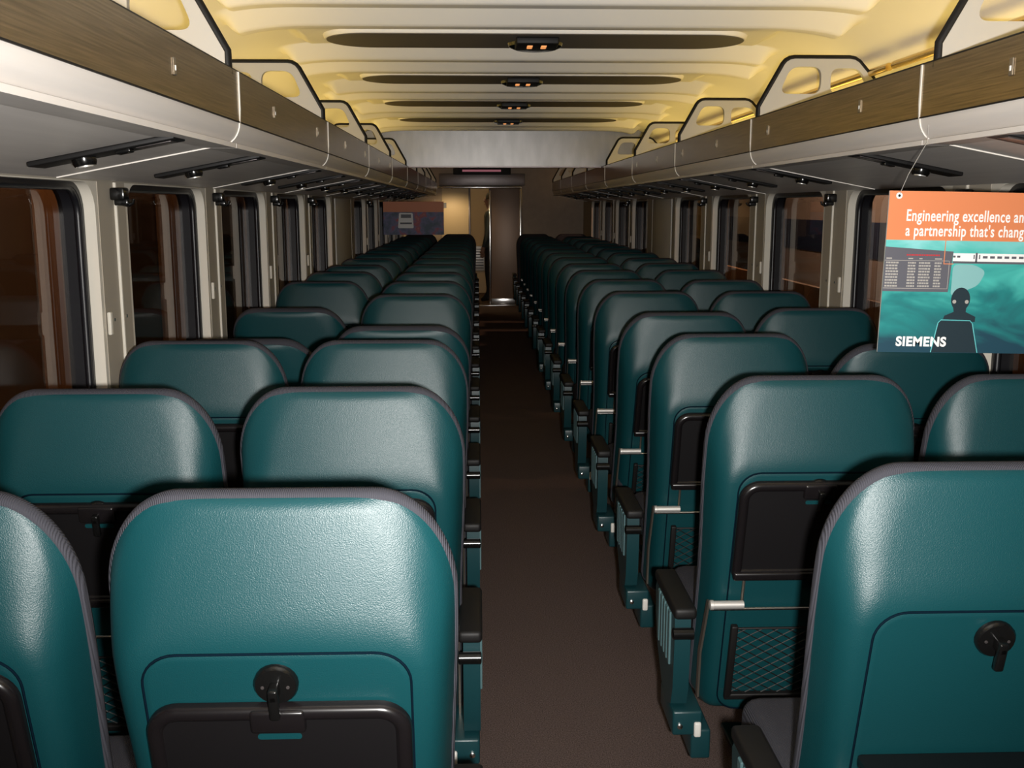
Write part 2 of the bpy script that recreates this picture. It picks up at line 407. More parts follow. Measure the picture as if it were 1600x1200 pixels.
build_side(1, [e_ * 1.022 for e_ in RIGHT_ENDS[:-1]], 1.03, (8.70, 9.65))

# ---- bulkhead hanging between the two halves of the carriage
pts = [(CX + wd, ceil_base(wd) - 0.001) for wd in np.linspace(-1.30, 1.30, 41)]
poly = [(CX - 1.30, 1.899), (CX + 1.30, 1.899)] + pts[::-1]
bk = struct(link('wall_bulkhead', MB().prism(poly, 'y', YB, YB + 0.10).mesh('bulkhead', 'bulkhead')))
link('bottom_edge', MB().box(CX - 0.855, CX + 0.855, YB - 0.004, YB + 0.104, 1.886, 1.899).mesh('bottom_edge', 'dark_steel'), bk)

# ---- end wall with the sliding door
DX0, DX1, DZ = -0.13, 0.666, 1.84
ew = MB()
ew.box(DX1, CX + 1.45, YEND, YEND + 0.08, 0, 2.3); ew.box(CX - 1.45, DX0, YEND, YEND + 0.08, 0, 2.3); ew.box(DX0, DX1, YEND, YEND + 0.08, DZ, 2.3)
endw = struct(link('wall_end', ew.mesh('wall_end', 'end_wall')))
link('pale_panel', MB().box(-0.56, DX0 - 0.02, YEND - 0.02, YEND, 0.0, DZ - 0.02).mesh('pale_panel', 'end_panel'), endw)  # paler than the end wall: local lamp light partly put into its colour
link('small_plate', MB().box(-0.555, -0.49, YEND - 0.026, YEND - 0.02, 1.52, 1.60).mesh('small_plate', 'print_grey'), endw)
link('header', MB().rbox(-0.60, 0.72, YEND - 0.05, YEND, DZ + 0.02, DZ + 0.20, 0.006).mesh('header', 'dark_steel', 30), endw)
dr = struct(bpy.data.objects.new('door_1', None)); COL.objects.link(dr); dr.location = (0, YEND, 0)
link('door_leaf', MB().rbox(0.19, DX1 + 0.1, 0.09, 0.13, 0.0, DZ, 0.004).mesh('door_leaf', 'door_leaf', 30), dr)
link('door_edge', MB().rbox(0.165, 0.20, 0.075, 0.145, 0.0, DZ, 0.008).mesh('door_edge', 'steel', 40), dr)
link('kick_plate', MB().rbox(0.20, DX1, 0.078, 0.09, 0.01, 0.11, 0.003).mesh('kick_plate', 'steel', 40), dr)
fr_ = MB(); fr_.rbox(DX1 - 0.03, DX1 + 0.012, -0.02, 0.05, 0, DZ, 0.012); link('frame_post', fr_.mesh('frame_post', 'steel', 40), dr)
link('frame_post', MB().rbox(DX0 - 0.02, DX0 + 0.012, -0.02, 0.05, 0, DZ, 0.008).mesh('frame_post', 'dark_steel', 40), dr)
link('frame_head', MB().rbox(DX0 - 0.5, DX1 + 0.012, -0.03, 0.05, DZ - 0.025, DZ + 0.015, 0.014).mesh('frame_head', 'steel', 40), dr)
link('threshold', MB().rbox(DX0, DX1, -0.04, 0.06, 0.0, 0.014, 0.005).mesh('threshold', 'steel', 40), dr)
# vestibule behind the door
vb = MB(); vb.box(CX - 1.45, CX + 1.45, 18.6, 18.7, 0, 2.3); vb.box(CX - 1.45, CX + 1.45, YEND + 0.08, 18.6, 2.25, 2.3)
vb.box(CX - 1.45, CX - 1.4, YEND + 0.08, 18.6, 0, 2.25); vb.box(CX + 1.4, CX + 1.45, YEND + 0.08, 18.6, 0, 2.25)
vw = struct(link('wall_vestibule', vb.mesh('wall_vestibule', 'end_panel')))
t = thing('door_grille', 'pale ventilation grille low on the vestibule wall beyond the open door', 'grille', (-0.04, 18.58, 0.62))
link('plate', MB().rbox(-0.16, 0.16, -0.01, 0.02, -0.22, 0.22, 0.006).mesh('plate', 'silver', 30), t)
sl = MB().rbox(-0.13, 0.13, -0.02, -0.008, -0.008, 0.008, 0.003).mesh('slat', 'print_grey', 30)
for k in range(8): link('slat', sl, t, (0, 0, -0.17 + 0.048 * k))
t = thing('vestibule_lamp', 'round ceiling lamp in the vestibule beyond the end door', 'lamp', (-0.5, 17.2, 2.2))
link('lamp_base', MB().lathe([(0.12, 0.05), (0.12, 0.02), (0.10, 0.0)], (0, 0, 0), 'z').mesh('lamp_base', 'silver', 40), t)
link('diffuser', MB().lathe([(0.10, 0.0), (0.09, -0.03), (0.05, -0.05)], (0, 0, 0), 'z').mesh('diffuser', 'lamp_vest', 40), t)

# ================================================================== cove lamps behind the racks
def cove(side, y0, y1, dim, label):
    X = lambda wd: side * wd
    t = thing('cove_lamp', label, 'lamp', (CX, (y0 + y1) / 2, 0), 'cove lamps behind the luggage racks')
    L = (y1 - y0) / 2
    a, b = sorted((X(1.22), X(1.40)))
    link('housing', MB().rbox(a, b, -L, L, 1.665, 1.71, 0.006).mesh('housing', 'rack_paint', 30), t)
    a, b = sorted((X(1.24), X(1.37)))
    link('diffuser', MB().rbox(a, b, -L + 0.03, L - 0.03, 1.711, 1.735, 0.008).mesh('diffuser', 'lamp_dim' if dim else 'lamp_lit', 30), t)
    link('rail', MB().tube([(X(1.31), -L, 2.066), (X(1.31), L, 2.066)], 0.015, 10).mesh('rail', 'brass', 60), t)

# ================================================================== luggage racks
RISE0 = 1.62
def rack_profile(we):
    o = [(0.862, 1.766)]
    for k in range(1, 9):
        a = k / 8 * math.pi / 2
        o.append((0.862 + 0.05 * (1 - math.cos(a)), 1.766 - 0.058 * math.sin(a)))
    zb = 1.708 - (we - 0.912) * 0.192; o.append((we, zb)); o.append((we, zb + 0.012))
    inn = [(0.874, 1.766)]
    for k in range(1, 9):
        a = k / 8 * math.pi / 2
        inn.append((0.874 + 0.04 * (1 - math.cos(a)), 1.766 - 0.046 * math.sin(a)))
    return o + inn[::-1]
DIV_OUT = [(0.876, 1.78), (0.872, 1.935), (0.962, 2.098), (0.972, 2.110), (0.988, 2.119), (1.005, 2.122), (1.225, 2.122), (1.245, 2.118), (1.262, 2.108), (1.32, 2.045), (1.345, 1.98), (1.345, 1.78)]
def quadround(pts, r, n=5):
    out_ = []
    m_ = len(pts)
    for i in range(m_):
        p0, p1, p2 = Vector(pts[i - 1]), Vector(pts[i]), Vector(pts[(i + 1) % m_])
        a = p1 + (p0 - p1).normalized() * r; b = p1 + (p2 - p1).normalized() * r
        for k in range(n + 1):
            t_ = k / n; q = a * (1 - t_) ** 2 + p1 * 2 * t_ * (1 - t_) + b * t_ ** 2; out_.append((q.x, q.y))
    return out_
HOLE1 = quadround([(0.948, 1.985), (1.112, 1.985), (1.112, 2.088), (0.990, 2.088)], 0.038)
HOLE2 = quadround([(1.150, 1.985), (1.318, 1.985), (1.262, 2.082), (1.150, 2.082)], 0.032)
def build_racks(side, ydiv0):
    X = lambda wd: side * wd
    f = lambda P: [(X(a), b) for a, b in P]
    LEN = 1.61; RP = rack_profile(1.344 if side < 0 else 1.378)
    nose = MB().prism(f(RP), 'y', 0.004, LEN - 0.004).mesh('rack_shell', 'rack_paint', 40)
    a, b = sorted((X(0.860), X(0.872)))
    face = MB().box(a, b, 0.004, LEN - 0.004, 1.767, 1.893).mesh('face_panel', 'face')
    a, b = sorted((X(0.872), X(1.343)))
    tray = MB().box(a, b, 0.002, LEN - 0.002, 1.70 + 0.0, 1.712).mesh('rack_floor', 'rack_paint')
    lip = MB().tube([(X(0.866), 0.003, 1.894), (X(0.866), LEN - 0.003, 1.894)], 0.005, 8).mesh('face_lip', 'black_matte', 60)
    gro = MB().box(*sorted((X(0.859), X(0.865))), 0.003, LEN - 0.003, 1.764, 1.7675).mesh('shadow_gap', 'black_matte')
    pth = np.array([(0.860, 1.893), (0.860, 1.80)] + RP[:10]); tgn = np.gradient(pth, axis=0); tgn /= np.linalg.norm(tgn, axis=1)[:, None]
    off = pth + np.stack([tgn[:, 1], -tgn[:, 0]], 1) * 0.003          # just proud of the face and the underside
    bv, bf = [], []
    for q, o_ in zip(pth, off): bv += [(X(q[0]), -0.0035, q[1]), (X(o_[0]), -0.0035, o_[1]), (X(o_[0]), 0.0035, o_[1]), (X(q[0]), 0.0035, q[1])]
    for i in range(len(pth) - 1):
        for k in range(4): bf.append((4 * i + k, 4 * i + (k + 1) % 4, 4 * i + 4 + (k + 1) % 4, 4 * i + 4 + k))
    bf += [(0, 1, 2, 3), tuple(4 * len(pth) - 4 + k for k in range(4))]
    bd = MB().add(bv, bf).mesh('seam_bead', 'rack_seam', 40)
    ln = MB().tube([(X(0.9135), 0.004, 1.7066), (X(0.9135), LEN - 0.004, 1.7066)], 0.0022, 6).mesh('seam_line', 'rack_seam', 60)
    dv = plate(f(DIV_OUT), [f(HOLE1), f(HOLE2)], -0.011, 0.011, 'y', 'divider', 'divider')
    tr_ = MB().tube([(X(a_), 0, b_) for a_, b_ in DIV_OUT[1:1] + [(0.872, 1.88)] + DIV_OUT[1:-1] + [(1.345, 1.80)]], 0.0125, 8).mesh('edge_trim', 'black_matte', 60)
    sd = 'across from the big poster' if side < 0 else 'big poster side'
    for k in range(-2, 9):
        yd = ydiv0 + LEN * k; y0 = yd - 0.06 - LEN       # section ends just past its divider
        if y0 < Y0 - 0.6 or yd > YEND - 0.1: continue
        kk = 4 - k
        place = '%s before the metal bulkhead' % ORD[kk + 1] if kk >= 0 else '%s beyond the metal bulkhead' % ORD[-kk]
        t = thing('luggage_rack', 'grey luggage rack section, %s, %s' % (place, sd), 'luggage rack', (CX, yd + 0.06 - LEN, 0), 'luggage rack sections')
        link('rack_shell', nose, t); fc = link('face_panel', face, t); link('face_lip', lip, fc); link('shadow_gap', gro, fc)
        link('rack_floor', tray, t); link('seam_bead', bd, t, (0, LEN, 0)); link('seam_line', ln, t)
        d = link('divider', dv, t, (0, LEN - 0.06, 0)); link('edge_trim', tr_, d)
build_racks(-1, 2.72); build_racks(1, 2.53)
for side, nm in ((-1, 'across from the big poster'), (1, 'big poster side')):
    cove(side, Y0 + 0.1, 3.9, False, 'long warm cove lamp behind the rack away from the bulkhead, ' + nm)
    cove(side, 3.95, YB - 0.05, False, 'long warm cove lamp behind the rack meeting the bulkhead, ' + nm)
    cove(side, YB + 0.15, YEND - 0.1, True, 'dim cove lamp behind the luggage rack beyond the bulkhead, ' + nm)

# reading light strips on the rack underside
slope = math.atan2(1.708 - 1.622, 1.36 - 0.912)
def reading(side, ys_):
    pl = MB().rbox(-0.165, 0.165, -0.045, 0.045, -0.012, 0.0, 0.003).mesh('light_panel', 'black_matte', 30)
    kb = MB().lathe([(0.027, 0.0), (0.027, -0.010), (0.023, -0.019)], (-0.055, 0, -0.010), 'z', 18).mesh('swivel_lamp', 'black_gloss', 40)
    rg = MB().lathe([(0.018, -0.017), (0.018, -0.022), (0.012, -0.022)], (-0.055, 0, -0.010), 'z', 16).mesh('lamp_ring', 'silver', 40)
    bt = MB().rbox(0.025, 0.060, -0.030, 0.0, -0.020, -0.010, 0.003).mesh('button', 'black_gloss', 30)
    rc = MB().rbox(0.07, 0.15, -0.02, 0.03, -0.0135, -0.011, 0.001).mesh('vent', 'dark_steel', 30)
    sd = 'across from the big poster' if side < 0 else 'big poster side'
    for i, y in enumerate(ys_):
        kk = sum(1 for q in ys_ if y <= q < YB); 
        pl_ = '%s before the bulkhead' % ORD[min(kk, 20)] if y < YB else '%s beyond the bulkhead' % ORD[sum(1 for q in ys_ if YB < q <= y)]
        wd = 1.07 if side < 0 else 1.05
        z = 1.622 + (1.36 - wd) * math.tan(slope)
        # local +x points to the aisle
        t = thing('reading_light', 'black reading light strip under the rack, %s, %s' % (pl_, sd), 'reading light', (CX + side * wd, y, z - 0.001), 'reading light strips under the racks')
        t.rotation_euler = (0, -slope, 0) if side < 0 else (0, -slope, math.pi)
        link('light_panel', pl, t); kbo = link('swivel_lamp', kb, t); link('lamp_ring', rg, kbo); link('button', bt, t); link('vent', rc, t)
reading(-1, [1.45, 2.38, 3.28, 4.45, 5.25, 6.05, 6.9, 7.75, 8.6, 9.6, 10.5, 11.4, 12.3, 13.2, 14.1])
reading(1, [1.40, 2.25, 3.12, 4.27, 5.05, 5.85, 6.65, 7.45, 8.25, 9.05, 9.8, 10.7, 11.6, 12.5, 13.4, 14.3])

# added spot above the last seats, without a fixture, brightening the pale end panel
lamp('end_panel_fill', 'SPOT', (-0.42, 15.55, 1.60), 11, (1.0, 0.74, 0.42), shadow_soft_size=0.03, spot_size=R(150), spot_blend=0.6).rotation_euler = (R(35), 0, 0)
# seat number plates on the rack faces
npm = MB().rbox(-0.002, 0.002, -0.008, 0.008, -0.018, 0.018, 0.0015, 1).mesh('plate', 'link_metal', 30)
npd = MB().box(-0.003, 0.003, -0.0025, 0.0025, -0.008, 0.002).mesh('mark', 'print_white')
for side, ys_ in ((-1, [2.2, 3.25, 4.1, 4.95, 5.8, 6.6, 7.4]), (1, [2.15, 3.0, 3.95, 4.8, 5.6, 6.4, 7.2])):
    for i, y in enumerate(ys_):
        t = thing('number_plate', 'small number plate on the rack face, %s before the bulkhead, %s' % (ORD[len(ys_) - i], 'across from the big poster' if side < 0 else 'big poster side'), 'sign', (CX + side * 0.8585, y, 1.832), 'seat number plates on the rack faces')
        link('plate', npm, t); link('mark', npd, t)

# ================================================================== ceiling pods
pod_out = rrect(-0.85, 0.85, -0.185, 0.185, 0.184, 12)
pod_body = MB().loft(pod_out, [(0.025, 0.05), (0.012, 0.01), (0.004, -0.012), (0.0, -0.016), (-0.006, -0.016)], 'z').mesh('pod_body', 'ceiling', 40)
pod_under = MB().loft(pod_out, [(-0.004, -0.015), (-0.006, -0.0185)], 'z').mesh('grille', 'grille', 40)  # flat plate of darker taupe covering the pod underside
fx = MB().lathe([(0.115, 0.0), (0.11, -0.012), (0.085, -0.022), (0.03, -0.024)], (0, 0.04, 0), 'z', 24)
fxm = fx.mesh('fixture_base', 'black_gloss', 40)
fbm = MB().rbox(-0.085, 0.085, -0.13, 0.05, -0.028, 0.0, 0.006).mesh('fixture_box', 'black_matte', 30)
inm = MB().rbox(-0.011, 0.011, -0.035, 0.035, -0.003, 0.003, 0.002, 1).mesh('indicator', 'ind_orange', 30)
for i, y in enumerate(PODY):
    if y > YB: continue
    t = thing('ceiling_pod', 'long oval ceiling pod with dark underside, %s before the metal bulkhead' % ORD[len(PODY) - i], 'ceiling pod', (CX, y, 2.226), 'oval pods along the ceiling')
    link('pod_body', pod_body, t); link('grille', pod_under, t)
    fo = link('fixture_base', fxm, t, (0, 0.02, -0.0185)); link('fixture_box', fbm, t, (0, 0.0, -0.0185))
    for s in (-1, 1): link('indicator', inm, t, (s * 0.028, -0.05, -0.0465))

# LED sign above the end door
t = thing('led_sign', 'black display sign with a dim pink line above the end door', 'sign', (0.06, YEND - 0.06, 2.075))
link('sign_case', MB().rbox(-0.44, 0.44, -0.05, 0.055, -0.05, 0.06, 0.008).mesh('sign_case', 'black_matte', 30), t)
link('sign_display', MB().box(-0.30, 0.29, -0.053, -0.049, -0.008, 0.022).mesh('sign_display', 'led_pink'), t)

# ================================================================== seats
S0 = 0.37                                   # hinge position along the back
def halfw(s):
    W = 0.243 + 0.012 * sstep(0.35, 0.74, s)
    if s > 0.76: W -= 0.115 * (1 - math.sqrt(max(0, 1 - ((s - 0.76) / 0.17) ** 2)))
    if s < 0.05: W -= 0.05 * (1 - math.sqrt(max(0, 1 - ((0.05 - s) / 0.05) ** 2)))
    return W
srows = [0.05 * (1 - math.cos(k / 5 * math.pi / 2)) for k in range(6)] + list(np.linspace(0.09, 0.698, 14)) + [0.705, 0.711, 0.717, 0.723, 0.729, 0.735, 0.741, 0.748, 0.76] + [0.76 + 0.17 * math.sin(k / 16 * math.pi / 2) for k in range(1, 17)]
outl = [(halfw(s), s) for s in srows] + [(-halfw(s), s) for s in srows[::-1]]
OUT = np.array(outl)
A = OUT; B = np.roll(OUT, -1, 0)
def dist_out(u, s):
    p = np.array((u, s)); ab = B - A; L2 = (ab ** 2).sum(1) + 1e-12
    t = np.clip(((p - A) * ab).sum(1) / L2, 0, 1); q = A + ab * t[:, None]
    return float(np.sqrt(((p - q) ** 2).sum(1)).min())
ncol = 29
cols = [math.sin((k / (ncol - 1) - 0.5) * math.pi) for k in range(ncol)]
cols = [0.5 * c + 0.5 * (2 * k / (ncol - 1) - 1) for k, c in enumerate(cols)]
V = []; F = []
EDGE = 0.095
for s in srows:
    h = halfw(s)
    for c in cols:
        u = c * h
        d_ = max(0, s - 0.715); d1 = min(d_, 0.065); d2 = d_ - d1
        yc = 0.5 * (0.45 / 0.065) * d1 * d1 + 0.45 * d2 + 0.5 * 0.1 * d2 * d2          # head part: convex, rolling forward towards the top
        yc += 0.28 * u * u * sstep(0.69, 0.79, s)
        Rr = 0.046 + 0.034 * sstep(0.66, 0.80, s)
        q = math.sqrt(max(0, 1 - (1 - min(1, (h - abs(u)) / Rr)) ** 2)) * math.sqrt(max(0, 1 - (1 - min(1, s / 0.046)) ** 2))
        q *= math.sqrt(max(0, 1 - (1 - min(1, (0.93 - s) / 0.016)) ** 2))
        y = EDGE + (min(yc, EDGE) - EDGE) * q
        V.append((u, y, s - S0))
for i in range(len(srows) - 1):
    for k in range(ncol - 1):
        F.append((i * ncol + k, i * ncol + k + 1, (i + 1) * ncol + k + 1, (i + 1) * ncol + k))
shell_me = MB().add(V, F).mesh('back_shell', 'vinyl', 60)
# fabric cushion in front of the shell, wider than it so that its edge shows as a grey rim
CO = [(u, s - S0) for u, s in outl]
cush_me = MB().loft(CO, [(-0.010, 0.090), (0.001, 0.093), (0.004, 0.099), (0.005, 0.108), (0.001, 0.121), (-0.014, 0.134), (-0.035, 0.143), (-0.08, 0.149)]).mesh('back_cushion', 'fabric', 60)
pan_o = rrect(-0.19, 0.19, 0.03 - S0, 0.726 - S0, 0.05, 8)
panel_me = MB().loft(pan_o, [(0.0, 0.004), (0.0, -0.0005), (-0.004, -0.0018), (-0.008, -0.002)]).mesh('back_panel', 'vinyl', 40)
seam_me = MB().tube([(q[0], -0.0005, q[1]) for q in rrect(-0.1925, 0.1925, 0.0275 - S0, 0.7285 - S0, 0.052, 8)], 0.0020, 6, closed=True).mesh('panel_seam', 'vinyl_seam', 60)
# tray: origin at its bottom edge, plate towards -y
tr_o = rrect(-0.192, 0.192, 0.0, 0.265, 0.048, 8, 0.012)
tray_me = MB().loft(tr_o, [(0, -0.006), (0, -0.016), (-0.003, -0.021), (-0.008, -0.024), (-0.016, -0.024), (-0.021, -0.021), (-0.024, -0.016)], cap1=False).mesh('tray_rim', 'tray_rim', 50)
trin_me = MB().loft(tr_o, [(-0.015, -0.008), (-0.023, -0.0165)]).mesh('tray_surface', 'tray', 40)
trtab_me = MB().rbox(-0.04, 0.04, -0.027, -0.010, 0.222, 0.262, 0.006).mesh('latch_tab', 'tray_rim', 40)
trslot_me = MB().loft(rrect(-0.032, 0.032, 0.206, 0.216, 0.0045, 4), [(0, -0.015), (0, -0.0175)]).mesh('finger_slot', 'vinyl', 40)
trbar_me = MB().rbox(-0.19, 0.19, -0.030, -0.008, -0.004, 0.020, 0.007).mesh('tray_hinge', 'tray_rim', 40)
lat_me = MB().lathe([(0.032, -0.003), (0.032, -0.010), (0.029, -0.014), (0.0105, -0.016)], (0, 0, 0), 'y', 22).mesh('latch_plate', 'black_gloss', 40)
lever = MB(); lever.rbox(-0.007, 0.007, -0.038, -0.012, -0.010, 0.010, 0.003); lever.rbox(-0.0075, 0.0075, -0.038, -0.026, -0.042, 0.004, 0.004)
lever_me = lever.mesh('latch_lever', 'black_gloss', 40)
lsc_me = MB().lathe([(0.0035, -0.013), (0.0025, -0.0160)], (0, 0, 0), 'y', 8).mesh('screw', 'dark_steel', 40)
arm_rod_me = MB().tube([(0, -0.012, 0.0), (0, -0.012, 0.08)], 0.004, 6).mesh('tray_arm', 'link_metal', 60)
hng = MB().lathe([(0.008, -0.045), (0.0125, -0.044), (0.0125, -0.036), (0.0105, -0.035), (0.0105, 0.040), (0.009, 0.041)], (0, 0, 0), 'x', 14)
hinge_me = hng.mesh('hinge', 'silver', 40)
bar_me = MB().tube([(-0.235, -0.014, 0), (0.235, -0.014, 0)], 0.0045, 8).mesh('cross_bar', 'chrome', 60)
# pocket with net
pf = MB(); pf.rbox(-0.178, -0.160, -0.020, -0.003, 0.075 - S0, 0.300 - S0, 0.004); pf.rbox(0.160, 0.178, -0.020, -0.003, 0.075 - S0, 0.300 - S0, 0.004)
pf.rbox(-0.178, 0.178, -0.020, -0.003, 0.070 - S0, 0.088 - S0, 0.004)
pf.tube([(-0.165, -0.014, 0.292 - S0), (0.165, -0.014, 0.292 - S0)], 0.003, 6)
pocket_me = pf.mesh('pocket_frame', 'black_matte', 40)
net = MB()
def clipseg(x0, z0, dx, dz):
    # clip the line to the pocket rectangle
    xa, xb, za, zb = -0.162, 0.162, 0.088, 0.292
    t0, t1 = -9, 9
    for p0, d, lo, hi in ((x0, dx, xa, xb), (z0, dz, za, zb)):
        a, b = (lo - p0) / d, (hi - p0) / d
        if a > b: a, b = b, a
        t0 = max(t0, a); t1 = min(t1, b)
    return (t0, t1) if t1 - t0 > 0.004 else None
for sg in (-1, 1):
    for k in range(-14, 15):
        x0 = k * 0.042; r_ = clipseg(x0, 0.19, 1.0, sg * 0.62)
        if r_:
            P0 = Vector((x0 + r_[0], -0.010, 0.19 + sg * 0.62 * r_[0] - S0)); P1 = Vector((x0 + r_[1], -0.010, 0.19 + sg * 0.62 * r_[1] - S0))
            net.tube([P0, P1], 0.0017, 4, cap=False)
net_me = net.mesh('pocket_net', 'black_matte')
# seat cushion, pedestal
sc_ = MB().rbox(-0.235, 0.235, 0.07, 0.55, 0.36, 0.475, 0.04, 4)
seatc_me = sc_.mesh('seat_cushion', 'fabric', 50)
ped = MB(); ped.rbox(-0.20, 0.20, 0.06, 0.46, 0.29, 0.365, 0.012, 2); ped.rbox(-0.04, 0.04, 0.18, 0.34, 0.012, 0.295, 0.008, 2); ped.rbox(-0.09, 0.09, 0.10, 0.42, 0.0, 0.016, 0.005, 2)
ped_me = ped.mesh('pedestal', 'teal_metal', 40)
# side link and bracket, armrest: modelled for the +x side, mirrored by a flag
def msx(P, s): return [(s * a, b) for a, b in P]
def arm_meshes(s):
    def sb(m_, x0, x1, *r, **k): a, b = sorted((s * x0, s * x1)); return m_.rbox(a, b, *r, **k)
    body = MB().prism([(-0.055, 0.552), (-0.06, 0.50), (-0.05, 0.36), (-0.03, 0.31), (0.02, 0.29), (0.10, 0.31), (0.17, 0.38), (0.205, 0.46), (0.215, 0.53), (0.20, 0.552)], 'x', *sorted((s * 0.262, s * 0.302))).mesh('armrest', 'teal_metal', 30)
    pad = MB(); sb(pad, 0.250, 0.307, -0.075, 0.215, 0.550, 0.580, b=0.010)
    padm = pad.mesh('pad', 'black_matte', 40)
    btn = MB().lathe([(0.010, -0.030), (0.015, -0.028), (0.015, 0.022), (0.010, 0.024)], (s * 0.281, -0.072, 0.515), 'x', 14).mesh('recline_button', 'black_gloss', 40)
    rb = MB()
    for k in range(5): sb(rb, 0.300, 0.3065, -0.01 + 0.036 * k, 0.014 + 0.036 * k, 0.405, 0.545, b=0.002, seg=1)
    rbm = rb.mesh('ribbed_strip', 'rib_metal', 30)
    br_ = MB(); sb(br_, 0.225, 0.300, -0.055, 0.12, 0.235, 0.300, b=0.006); sb(br_, 0.20, 0.25, -0.045, 0.09, 0.165, 0.245, b=0.006)
    brm = br_.mesh('bracket', 'teal_metal', 40)
    bo = MB().lathe([(0.007, 0), (0.007, -0.006), (0.003, -0.008)], (s * 0.282, -0.054, 0.262), 'y', 10).mesh('bolt', 'chrome', 40)
    wp = MB(); sb(wp, 0.228, 0.246, -0.062, -0.03, 0.232, 0.272, b=0.005); wpm = wp.mesh('pivot_cap', 'white_plastic', 40)
    lk = MB().prism([(-0.016, 0.0), (0.004, 0.0), (0.085, -0.17), (0.095, -0.30), (0.075, -0.30), (0.062, -0.17)], 'x', *sorted((s * 0.238, s * 0.243))).mesh('side_link', 'link_metal', 30)
    return dict(body=body, pad=padm, btn=btn, rib=rbm, br=brm, bolt=bo, cap=wpm, link=lk)
ARM = {1: arm_meshes(1), -1: arm_meshes(-1)}
LEAN = R(13)
HZ = 0.573
def make_seat(x, y, label, group, arm=0, extra=0.0, tray='up', tray_off=0.0, full=True, facing=1):
    t = thing('train_seat', label, 'seat', (x, y, 0), group, (0, 0, 0 if facing > 0 else math.pi))
    lean = LEAN + R(extra); P = dict(loc=(0, 0, HZ), rot=(lean, 0, 0))
    sh = link('back_shell', shell_me, t, **P); link('back_cushion', cush_me, t, **P)
    pn = link('back_panel', panel_me, t, **P); link('panel_seam', seam_me, pn)
    def bp(s, yy=0.0, xx=0.0):               # point on the back in seat coordinates
        v = Matrix.Rotation(lean, 3, 'X') @ Vector((xx, yy, s - S0)); return (v.x, v.y, v.z + HZ)
    lp = link('latch', lat_me, t, bp(0.683, -0.002), (lean, 0, 0)); link('latch_lever', lever_me, lp)
    if full:
        for q in (-1, 1): link('screw', lsc_me, lp, (q * 0.018, 0, 0.0))
    if tray == 'up': tr = link('tray_table', tray_me, t, bp(0.446 + tray_off, 0.0), (lean, 0, 0))
    else: tr = link('tray_table', tray_me, t, bp(0.462, -0.012), (R(90), 0, 0))
    link('tray_surface', trin_me, tr); link('latch_tab', trtab_me, tr); link('tray_hinge', trbar_me, tr)
    if full:
        link('finger_slot', trslot_me, tr)
    for q in (-1, 1):
        hg = link('hinge', hinge_me, t, bp(S0, -0.022, q * 0.196), (0, 0, 0 if q < 0 else math.pi))
        if full: link('tray_arm', arm_rod_me, t, bp(S0, 0, q * 0.158), (lean, 0, 0))
    link('cross_bar', bar_me, t, bp(S0 - 0.018), (lean, 0, 0))
    if full:
        pk = link('pocket_frame', pocket_me, t, **P); link('pocket_net', net_me, pk)
    link('seat_cushion', seatc_me, t); link('pedestal', ped_me, t)
    if arm:
        M = ARM[arm]; adx = (-0.032 if arm < 0 else -0.010) * facing; a = link('armrest', M['body'], t, (adx, 0, 0)); link('pad', M['pad'], a); link('recline_button', M['btn'], a)
        if full:
            link('ribbed_strip', M['rib'], a)
            b = link('bracket', M['br'], t, (adx, 0, 0)); link('bolt', M['bolt'], b); link('pivot_cap', M['cap'], b)
            link('side_link', M['link'], t, (0, 0, HZ))
    return t

XCOL = {('L', 'a'): 0.531, ('L', 'w'): 1.086, ('R', 'a'): 0.575, ('R', 'w'): 1.122}
NROW = 16
# how far each seat is tipped back beyond the usual angle (row 1 first)
EXTRA = {('L', 'a'): {4: 18, 7: 3}, ('L', 'w'): {2: 1, 4: 27, 5: 21, 8: 3}, ('R', 'a'): {4: 8, 8: 3}, ('R', 'w'): {3: 13, 6: 3, 9: 4}}
for sd, sgn, ystart in (('L', -1, 1.490), ('R', 1, 1.610)):
    for r_ in range(1, NROW + 1):
        y = ystart + 0.82 * (r_ - 1) + (0.0 if r_ > 1 else -0.03)
        for col in 'aw':
            wx = XCOL[(sd, col)]
            x = CX + sgn * wx; kw = dict(full=r_ <= 9)
            ex = EXTRA[(sd, col)].get(r_, random.uniform(-1, 1) if r_ > 5 else 0)
            anchor = 'the seat with tray hanging below its latch' if sd == 'L' else 'the seat with its tray folded down'
            cn = 'aisle' if col == 'a' else 'window'
            lean_w = 'tipped-back teal' if ex > 7 else 'upright teal'
            if r_ == 1 and col == 'a':
                if sd == 'L': label = 'teal vinyl aisle seat whose black tray hangs below its round latch'; kw['tray_off'] = -0.062
                else: label = 'teal vinyl aisle seat with its tray folded down, bare round latch showing'; kw['tray'] = 'down'
            elif r_ == 1: label = 'teal vinyl window seat right beside %s' % anchor
            else: label = '%s %s seat, %s row after %s' % (lean_w, cn, ORD[r_ - 1], anchor)
            make_seat(x, y, label, 'teal train seats', arm=(-sgn if col == 'a' else 0), extra=ex, **kw)
# last row faces back down the aisle
for sd, sgn in (('L', -1), ('R', 1)):
    for col in 'aw':
        wx = XCOL[(sd, col)]
        lab = 'dark %s seat by the end wall facing back along the aisle, %s' % ('aisle' if col == 'a' else 'window', 'open door side' if sd == 'L' else 'big poster side')
        make_seat(CX + sgn * wx, 15.05, lab, 'seats facing back by the end wall', arm=(sgn if col == 'a' else 0), full=False, facing=-1)

